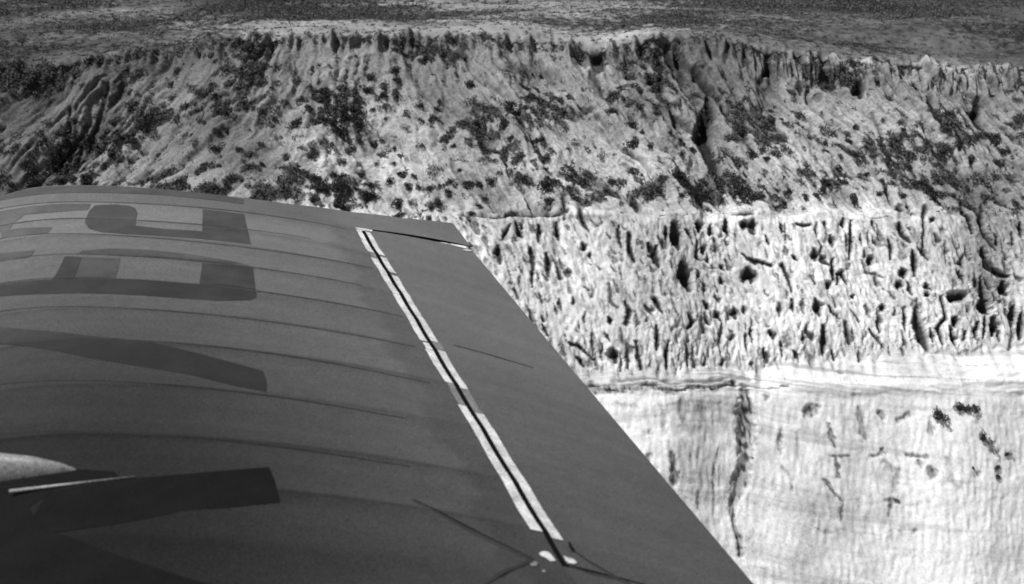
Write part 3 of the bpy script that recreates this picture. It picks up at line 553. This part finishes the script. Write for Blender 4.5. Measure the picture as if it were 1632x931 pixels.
# bend the rows beyond the last rib out to the traced tip line
j1 = n_mid + 1
for j in range(j1, len(vr)):
    f = (j - j1) / (len(vr) - 1 - j1); U[j, 90:] = np.interp(np.linspace(0, 1, 40), [0, 1], [U[j, 90], (1 - f) * U[j1, -1] + f * tip[-1, 0]])
    Vv[j] = (vtop(U[j]) + .013) * (1 - f) + f * np.interp(U[j], tip[:, 0], tip[:, 1])
nR, nC = U.shape
def thick(U_, V_):
    uh = np.polyval(fh, V_); ut = np.polyval(ft, np.minimum(V_, v_top)); a = np.clip((U_ - UL) / (ut - UL), 0, 1)
    return .006 + .34 * np.sqrt(np.clip(a, 0, 1)) * (1 - a) * np.clip(1 - (V_ - v_top) / .45, .25, 1)
def panel(name, mask, dzflag, mat):
    P = surf(U, Vv, 0. if dzflag else None); B = P - (thick(U, Vv)[..., None]) * nW
    idm = np.arange(nR * nC).reshape(nR, nC); quads = []; 
    jj, ii = np.where(mask); top = np.stack([idm[jj, ii], idm[jj, ii + 1], idm[jj + 1, ii + 1], idm[jj + 1, ii]], -1)
    bot = top[:, ::-1] + nR * nC; from collections import Counter
    ed = np.concatenate([top[:, [k, (k + 1) % 4]] for k in range(4)]); key = np.sort(ed, 1); k1 = key[:, 0].astype(np.int64) * 10 ** 6 + key[:, 1]
    u_, inv, cnt = np.unique(k1, return_inverse=True, return_counts=True); be = ed[cnt[inv] == 1]
    # walls have vertices of their own so that their edges stay crisp
    allv = np.concatenate([P.reshape(-1, 3), B.reshape(-1, 3)]); n0 = len(allv)
    wvx = np.concatenate([allv[be[:, 0]], allv[be[:, 1]], allv[be[:, 1] + nR * nC], allv[be[:, 0] + nR * nC]]); m = len(be)
    wall = np.stack([np.arange(m) + k * m for k in range(4)], -1)[:, ::-1] + n0
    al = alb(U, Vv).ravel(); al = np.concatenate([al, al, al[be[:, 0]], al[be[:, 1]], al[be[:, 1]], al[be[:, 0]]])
    nw = len(wall); uw = np.abs(U.ravel() - np.polyval(fh, Vv.ravel())) < .02; inr = (Vv.ravel() < v_top + .01) & (Vv.ravel() > v_bot - .02); tg = np.abs(Vv.ravel() - vtop(U.ravel()) - .0065) < .009; blk = (uw[be].all(1) & inr[be].all(1)) | tg[be].all(1)
    allv = np.concatenate([allv, wvx]); Fc = np.concatenate([top, bot, wall]); used = np.unique(Fc); remap = np.full(len(allv), -1); remap[used] = np.arange(len(used))
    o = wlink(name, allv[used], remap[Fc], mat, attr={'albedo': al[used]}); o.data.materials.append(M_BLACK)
    mi = np.zeros(len(Fc), np.int32); mi[-nw:] = blk; o.data.polygons.foreach_set('material_index', mi); return o
mk = np.ones((nR - 1, nC - 1), bool); mid_r = np.zeros_like(mk); mid_r[n_low:n_mid + 1, 89:] = True
wing = panel('wing_panel', mk & ~mid_r, False, M_WING)
am = np.zeros_like(mk); am[n_low + 1:n_mid, 90:] = True
aileron = panel('aileron', am, True, M_WING)
# black floor just under the lips, painting the hinge gap's deep shade
vs = np.linspace(v_bot - .01, v_top + .02, 60); uh = np.polyval(fh, vs)
Pa = surf(uh - GAP + .0005, vs, -.006); Pb = surf(uh + GAP - .0005, vs, -.006); Vg = np.concatenate([Pa, Pb]); k = np.arange(59)
wlink('gap_shade', Vg, np.stack([k, k + 60, k + 61, k + 1], -1), M_BLACK)
def decal(name, poly, mat, lift=.0015, parent=plane, isuv=False, step=.05, wavy=0):
    """a polygon given in plan, cut into strips that follow the camber"""
    pts = np.array(poly) if isuv else uvs(poly)
    bm = bmesh.new(); bm.faces.new([bm.verts.new((a, b, 0)) for a, b in pts])
    bmesh.ops.triangulate(bm, faces=bm.faces[:])
    for ax in (0, 1):
        lo, hi = pts[:, ax].min(), pts[:, ax].max(); stp = step if ax == 0 else step * 1.0
        for c in np.arange(lo + stp, hi, stp):
            co = (c, 0, 0) if ax == 0 else (0, c, 0); no = (1, 0, 0) if ax == 0 else (0, 1, 0)
            bmesh.ops.bisect_plane(bm, geom=bm.verts[:] + bm.edges[:] + bm.faces[:], plane_co=co, plane_no=no)
    uv = np.array([(v.co.x, v.co.y) for v in bm.verts]); P = surf(uv[:, 0], uv[:, 1], lift) - O
    for v, p in zip(bm.verts, P): v.co = p
    bmesh.ops.recalc_face_normals(bm, faces=bm.faces[:])
    me = bpy.data.meshes.new(name); bm.to_mesh(me); bm.free()
    for f in me.polygons: f.use_smooth = True
    at = me.attributes.new('painted_shade', 'FLOAT', 'POINT'); at.data.foreach_set('value', painted_shade(uv[:, 0], uv[:, 1]).astype(np.float32))
    return link(name, me, mat, parent)
def zz(ox, oy, sc, pts): return [(ox + a / sc, oy + b / sc) for a, b in pts]
z1_ = lambda p: zz(0, 270, 3.448, p)
decal('tip_stripe', z1_([(-60,180),(5,150),(180,103),(330,93),(600,93),(900,113),(1200,143),(1340,165),(1338,192),(1150,167),(900,143),(600,131),(300,133),(5,172),(-60,205)]), M_PAINT2)
L = []
L += [('painted_letter', [(135,354),(142,334),(151,326),(186,325),(206,327),(215,330),(219,337),(216,358),(261,363),(322,367),(323,333),(389,341),(400,389),(348,383),(261,376),(203,373),(162,369),(142,363)], M_PAINT)]
L += [('painted_letter', [(-25,345),(0,336),(58,327),(145,324),(139,333),(80,337),(38,341),(25,353),(12,366),(-25,374)], M_PAINT2)]
L += [('painted_letter', z1_([(-80,395),(5,372),(5,335),(100,318),(285,312),(262,347),(100,362),(5,378),(-80,400)]), M_PAINT2)]
l2 = decal('painted_letter', z1_([(-80,650),(5,630),(240,606),(480,604),(850,613),(1100,632),(1095,632),(1405,666),(1410,690),(1400,702),(1370,712),(1200,715),(1000,702),(600,676),(300,677),(5,692),(-80,704)]), M_PAINT)
decal('letter_stroke', z1_([(355,477),(447,480),(402,601),(290,602)]), M_PAINT, .0015, l2)
decal('letter_stroke', z1_([(449,481),(660,488),(632,603),(404,601)]), M_PAINT2, .0015, l2)
decal('letter_stroke', z1_([(1110,512),(1390,540),(1405,662),(1095,628)]), M_PAINT, .0015, l2)
decal('letter_stroke', z1_([(420,466),(450,443),(600,428),(800,435),(1000,455),(1150,478),(1300,507),(1390,537),(1300,525),(1000,492),(800,479),(600,473)]), M_PAINT2, .0015, l2)
decal('letter_stroke', z1_([(-80,470),(0,455),(190,440),(160,485),(0,508),(-80,520)]), M_PAINT2, .0015, l2)
z2_ = lambda p: zz(0, 500, 2.161, p)
L += [('painted_letter', z2_([(-60,104),(100,100),(330,88),(500,94),(700,138),(905,192),(918,230),(918,270),(800,245),(650,205),(480,176),(300,146),(100,112)]), M_PAINT)]
L += [('painted_letter', z2_([(-60,44),(0,42),(100,50),(300,73),(420,85),(325,86),(100,98),(-60,102)]), M_PAINT2)]
z4_ = lambda p: zz(0, 650, 3.313, p)
L += [('painted_letter', z4_([(230,470),(300,432),(700,372),(1000,341),(1420,305),(1450,380),(1478,495),(1200,520),(960,533),(800,570),(600,612),(350,648),(240,660),(150,600)]), M_PAINT3)]
for n_, p_, m_ in L: decal(n_, p_, m_)
# rib seams: a ridge of stitched tape over every rib
def ridge(name, uv, wid, h, mat, parent=plane, taper=False):
    uv = np.asarray(uv, float); n = len(uv); V = []; wd = np.full(n, wid) if np.isscalar(wid) else np.asarray(wid)
    tn = np.gradient(uv, axis=0)
    tw = tn[:, :1] * cW + tn[:, 1:] * hW; side = np.cross(nW, tw); side /= np.linalg.norm(side, axis=1, keepdims=True)
    P = surf(uv[:, 0], uv[:, 1], 0.)
    for a, z in ((-1, -.004), (-1, h * .5), (-.5, h), (.5, h), (1, h * .5), (1, -.004)): V.append(P + side * (wd * a)[:, None] * .5 + nW * z)
    V = np.concatenate(V); k = np.arange(n - 1); Fc = np.concatenate([np.stack([k + a * n, k + 1 + a * n, k + 1 + (a + 1) * n, k + (a + 1) * n], -1) for a in range(5)] + [np.stack([k[:1] * 0 + 0, k[:1] * 0 + n, k[:1] * 0 + 2 * n, k[:1] * 0 + 3 * n], -1)])
    return wlink(name, V, Fc, mat, attr={'painted_shade': np.tile(painted_shade(uv[:, 0], uv[:, 1]), 6)})
ends = {}
for r in RV[:]:
    c = np.polyfit(r[:, 0], r[:, 1], 2); us = np.linspace(-1.1, r[-1, 0] + .12, 60); um = np.clip(us, r[0, 0], r[-1, 0])
    vv = np.polyval(c, um); ridge('rib_seam', np.stack([us, vv], -1), np.interp(us, [-1.1, us[-1] - .35, us[-1]], [.010, .010, .003]), .0025, M_SEAM)
for v in [ribv[0] - step * k for k in range(3, 8)]:
    us = np.linspace(-1.1, np.polyval(fh, v) - .4, 50); ridge('rib_seam', np.stack([us, us * 0 + v], -1), .008, .0025, M_SEAM)
s_ = uvs([(722, 547), (760, 556), (800, 567), (850, 581)]); ridge('aileron_rib', np.stack([np.interp(np.linspace(0, 1, 20), np.linspace(0, 1, 4), s_[:, k]) for k in (0, 1)], -1), np.concatenate([np.full(12, .012), np.linspace(.012, .003, 8)]), .003, M_SEAM)
# pale sealing tape on both lips of the hinge gap, piece by piece
def tape(side, ya, yb, wa, wb, mat, cut=.0):
    va, vb = (np.interp(y, [369, 406, 436, 476, 526, 560, 664, 777, 855, 901], hinge[:, 1]) for y in (ya, yb)); n = 26
    vs = np.linspace(va, vb, n); uh = np.polyval(fh, vs); wd = np.linspace(wa, wb, n) + np.convolve(rng.normal(0, .0022, n + 4), [.15, .25, .2, .25, .15], 'valid')
    a = uh + side * (GAP + .001); b = uh + side * (GAP + wd)
    pts = [(x, v) for x, v in zip(a, vs)] + [(x, v + cut * rng.normal() * .3) for x, v in zip(b[::-1], vs[::-1])]
    o = decal('gap_tape', pts, mat, .003, plane, True, .2)
    return o
for side, ya, yb, a, b, m in [(-1, 365, 404, .030, .036, M_TAPE), (-1, 404.5, 412, .028, .030, M_TAPEG), (-1, 412.5, 470, .038, .036, M_TAPE), (-1, 470.5, 545, .036, .034, M_TAPE), (-1, 548, 560, .030, .032, M_TAPE), (-1, 560.5, 616, .036, .034, M_TAPE), (-1, 616.5, 648, .030, .030, M_TAPEG), (-1, 648.5, 760, .036, .040, M_TAPE), (-1, 760.5, 850, .040, .044, M_TAPE),
                             (1, 369, 405, .028, .034, M_TAPE), (1, 408, 433, .034, .036, M_TAPE), (1, 437, 500, .034, .032, M_TAPE), (1, 500.5, 541, .032, .034, M_TAPE), (1, 541.5, 556, .044, .040, M_TAPEG), (1, 557, 620, .034, .034, M_TAPE), (1, 620.5, 655, .034, .036, M_TAPEG), (1, 655.5, 740, .038, .040, M_TAPE), (1, 740.5, 856, .040, .040, M_TAPE)]:
    tape(side, ya, yb, a, b, m)
decal('gap_tape', [(566, 363), (594, 367), (593, 370), (582, 368.4), (577, 369), (568, 365)], M_TAPE, .0035)
decal('patch', [(736, 395.5), (744, 394.5), (752, 396), (751, 398), (742, 397)], M_TAPE, .004)
# fittings at the inboard end of the gap
for pts, m in [([(859,880),(866,877),(874,878),(880,884),(886,892),(878,893),(871,888),(862,884)], M_TAPE), ([(898,884),(906,887),(914,889),(920,894),(915,897),(906,895),(901,891)], M_TAPE), ([(845,897),(852,893),(858,896),(855,901),(847,901)], M_TAPEG), ([(905,864),(908,863),(914,872),(916,878),(911,877)], M_PAINT3)]:
    decal('patch', pts, m, .004)
def rivet(x, y, r, name='rivet', mat=M_METAL):
    u, v = unproj(x, y); bm = bmesh.new(); bmesh.ops.create_uvsphere(bm, u_segments=12, v_segments=6, radius=r)
    P = surf(np.array(u), np.array(v), 0.) - O; up = Vector(nW).to_track_quat('Z', 'Y').to_matrix()
    for q_ in bm.verts: q_.co = up @ Vector((q_.co.x, q_.co.y, q_.co.z * .5)) + Vector(P)
    me = bpy.data.meshes.new(name); bm.to_mesh(me); bm.free(); return link(name, me, mat, plane)
rivet(867, 908, .007)
def line(name, px_pts, wid, h, mat, n=30):
    s = uvs(px_pts); t = np.linspace(0, 1, len(s)); tt = np.linspace(0, 1, n); wd = np.interp(tt, np.linspace(0, 1, len(wid)), wid)
    return ridge(name, np.stack([np.interp(tt, t, s[:, 0]), np.interp(tt, t, s[:, 1])], -1), wd, h, mat)
line('dark_strip', [(657, 797), (720, 830), (780, 860), (846, 891)], [.016, .022, .030, .036], .001, M_PAINT2)  # flat dark strips along the diagonal lines on the wing
line('dark_strip', [(658, 794), (722, 826), (782, 856), (846, 887)], [.004, .006, .010, .014], .0016, M_PAINT3)
line('dark_strip', [(848, 889), (810, 907), (767, 931), (700, 965)], [.030, .022, .020, .020], .001, M_PAINT2)
line('dark_strip', [(905, 868), (935, 890), (975, 912), (1005, 928)], [.008, .014, .014, .006], .001, M_SEAM)
line('dark_strip', [(908, 899), (940, 912), (985, 922), (1020, 936)], [.006, .010, .010, .006], .001, M_SEAM)
tag(plane.children[-1])
# pale streamlined fairing and stay rod on the wing at lower left
def fairing():
    tu = unproj(126, 746); P0 = surf(np.array(tu[0]), np.array(tu[1]), .004); n, m = 50, 24; V = []
    for i in range(n):
        t = (i / (n - 1)) ** 1.6 * 1.1; hh = float(np.interp(t, [0, .02, .06, .16, .28, .6, 1.1], [.002, .016, .036, .066, .084, .10, .10])); rad = hh * .6
        for k in range(m):
            a = math.pi * (k / (m - 1) * 1.3 - .15); V.append(P0 - cW * t + hW * (math.cos(a) * rad) + nW * (math.sin(a) * hh - .012 - .01 * min(t * 4, 1)))
    i = np.arange(n * m).reshape(n, m); Fc = np.stack([i[:-1, :-1], i[1:, :-1], i[1:, 1:], i[:-1, 1:]], -1).reshape(-1, 4)
    return wlink('engine_fairing', V, Fc, M_METAL)
fair = fairing()
def tube(name, a, b, r, mat, la=0., lb=0.):
    ua, ub = uvs([a, b]); A_ = surf(ua[0], ua[1], la); B_ = surf(ub[0], ub[1], lb); ax = (B_ - A_) / np.linalg.norm(B_ - A_); s = np.cross(ax, nW); s /= np.linalg.norm(s); t = np.cross(ax, s)
    V = [P + (s * math.cos(k * .6283) + t * math.sin(k * .6283)) * r * f for P, f in ((A_, .01), (A_, 1), (B_, .6), (B_, .01)) for k in range(10)]
    Fc = [(o * 10 + k, o * 10 + (k + 1) % 10, (o + 1) * 10 + (k + 1) % 10, (o + 1) * 10 + k) for o in range(3) for k in range(10)]
    return wlink(name, V, Fc, mat)
tube('stay_rod', (16, 789), (215, 761), .006, M_METAL, .02, .006)
decal('shade_panel', z4_([(-200,345),(0,352),(410,318),(600,330),(640,375),(300,425),(150,520),(230,640),(330,668),(420,702),(620,768),(900,862),(1130,931),(1200,1010),(-200,1010)]), M_PAINT3, .001)  # near-black sheet that paints the shade of the lower left corner
print('scene built', len(ALLB), 'bushes')
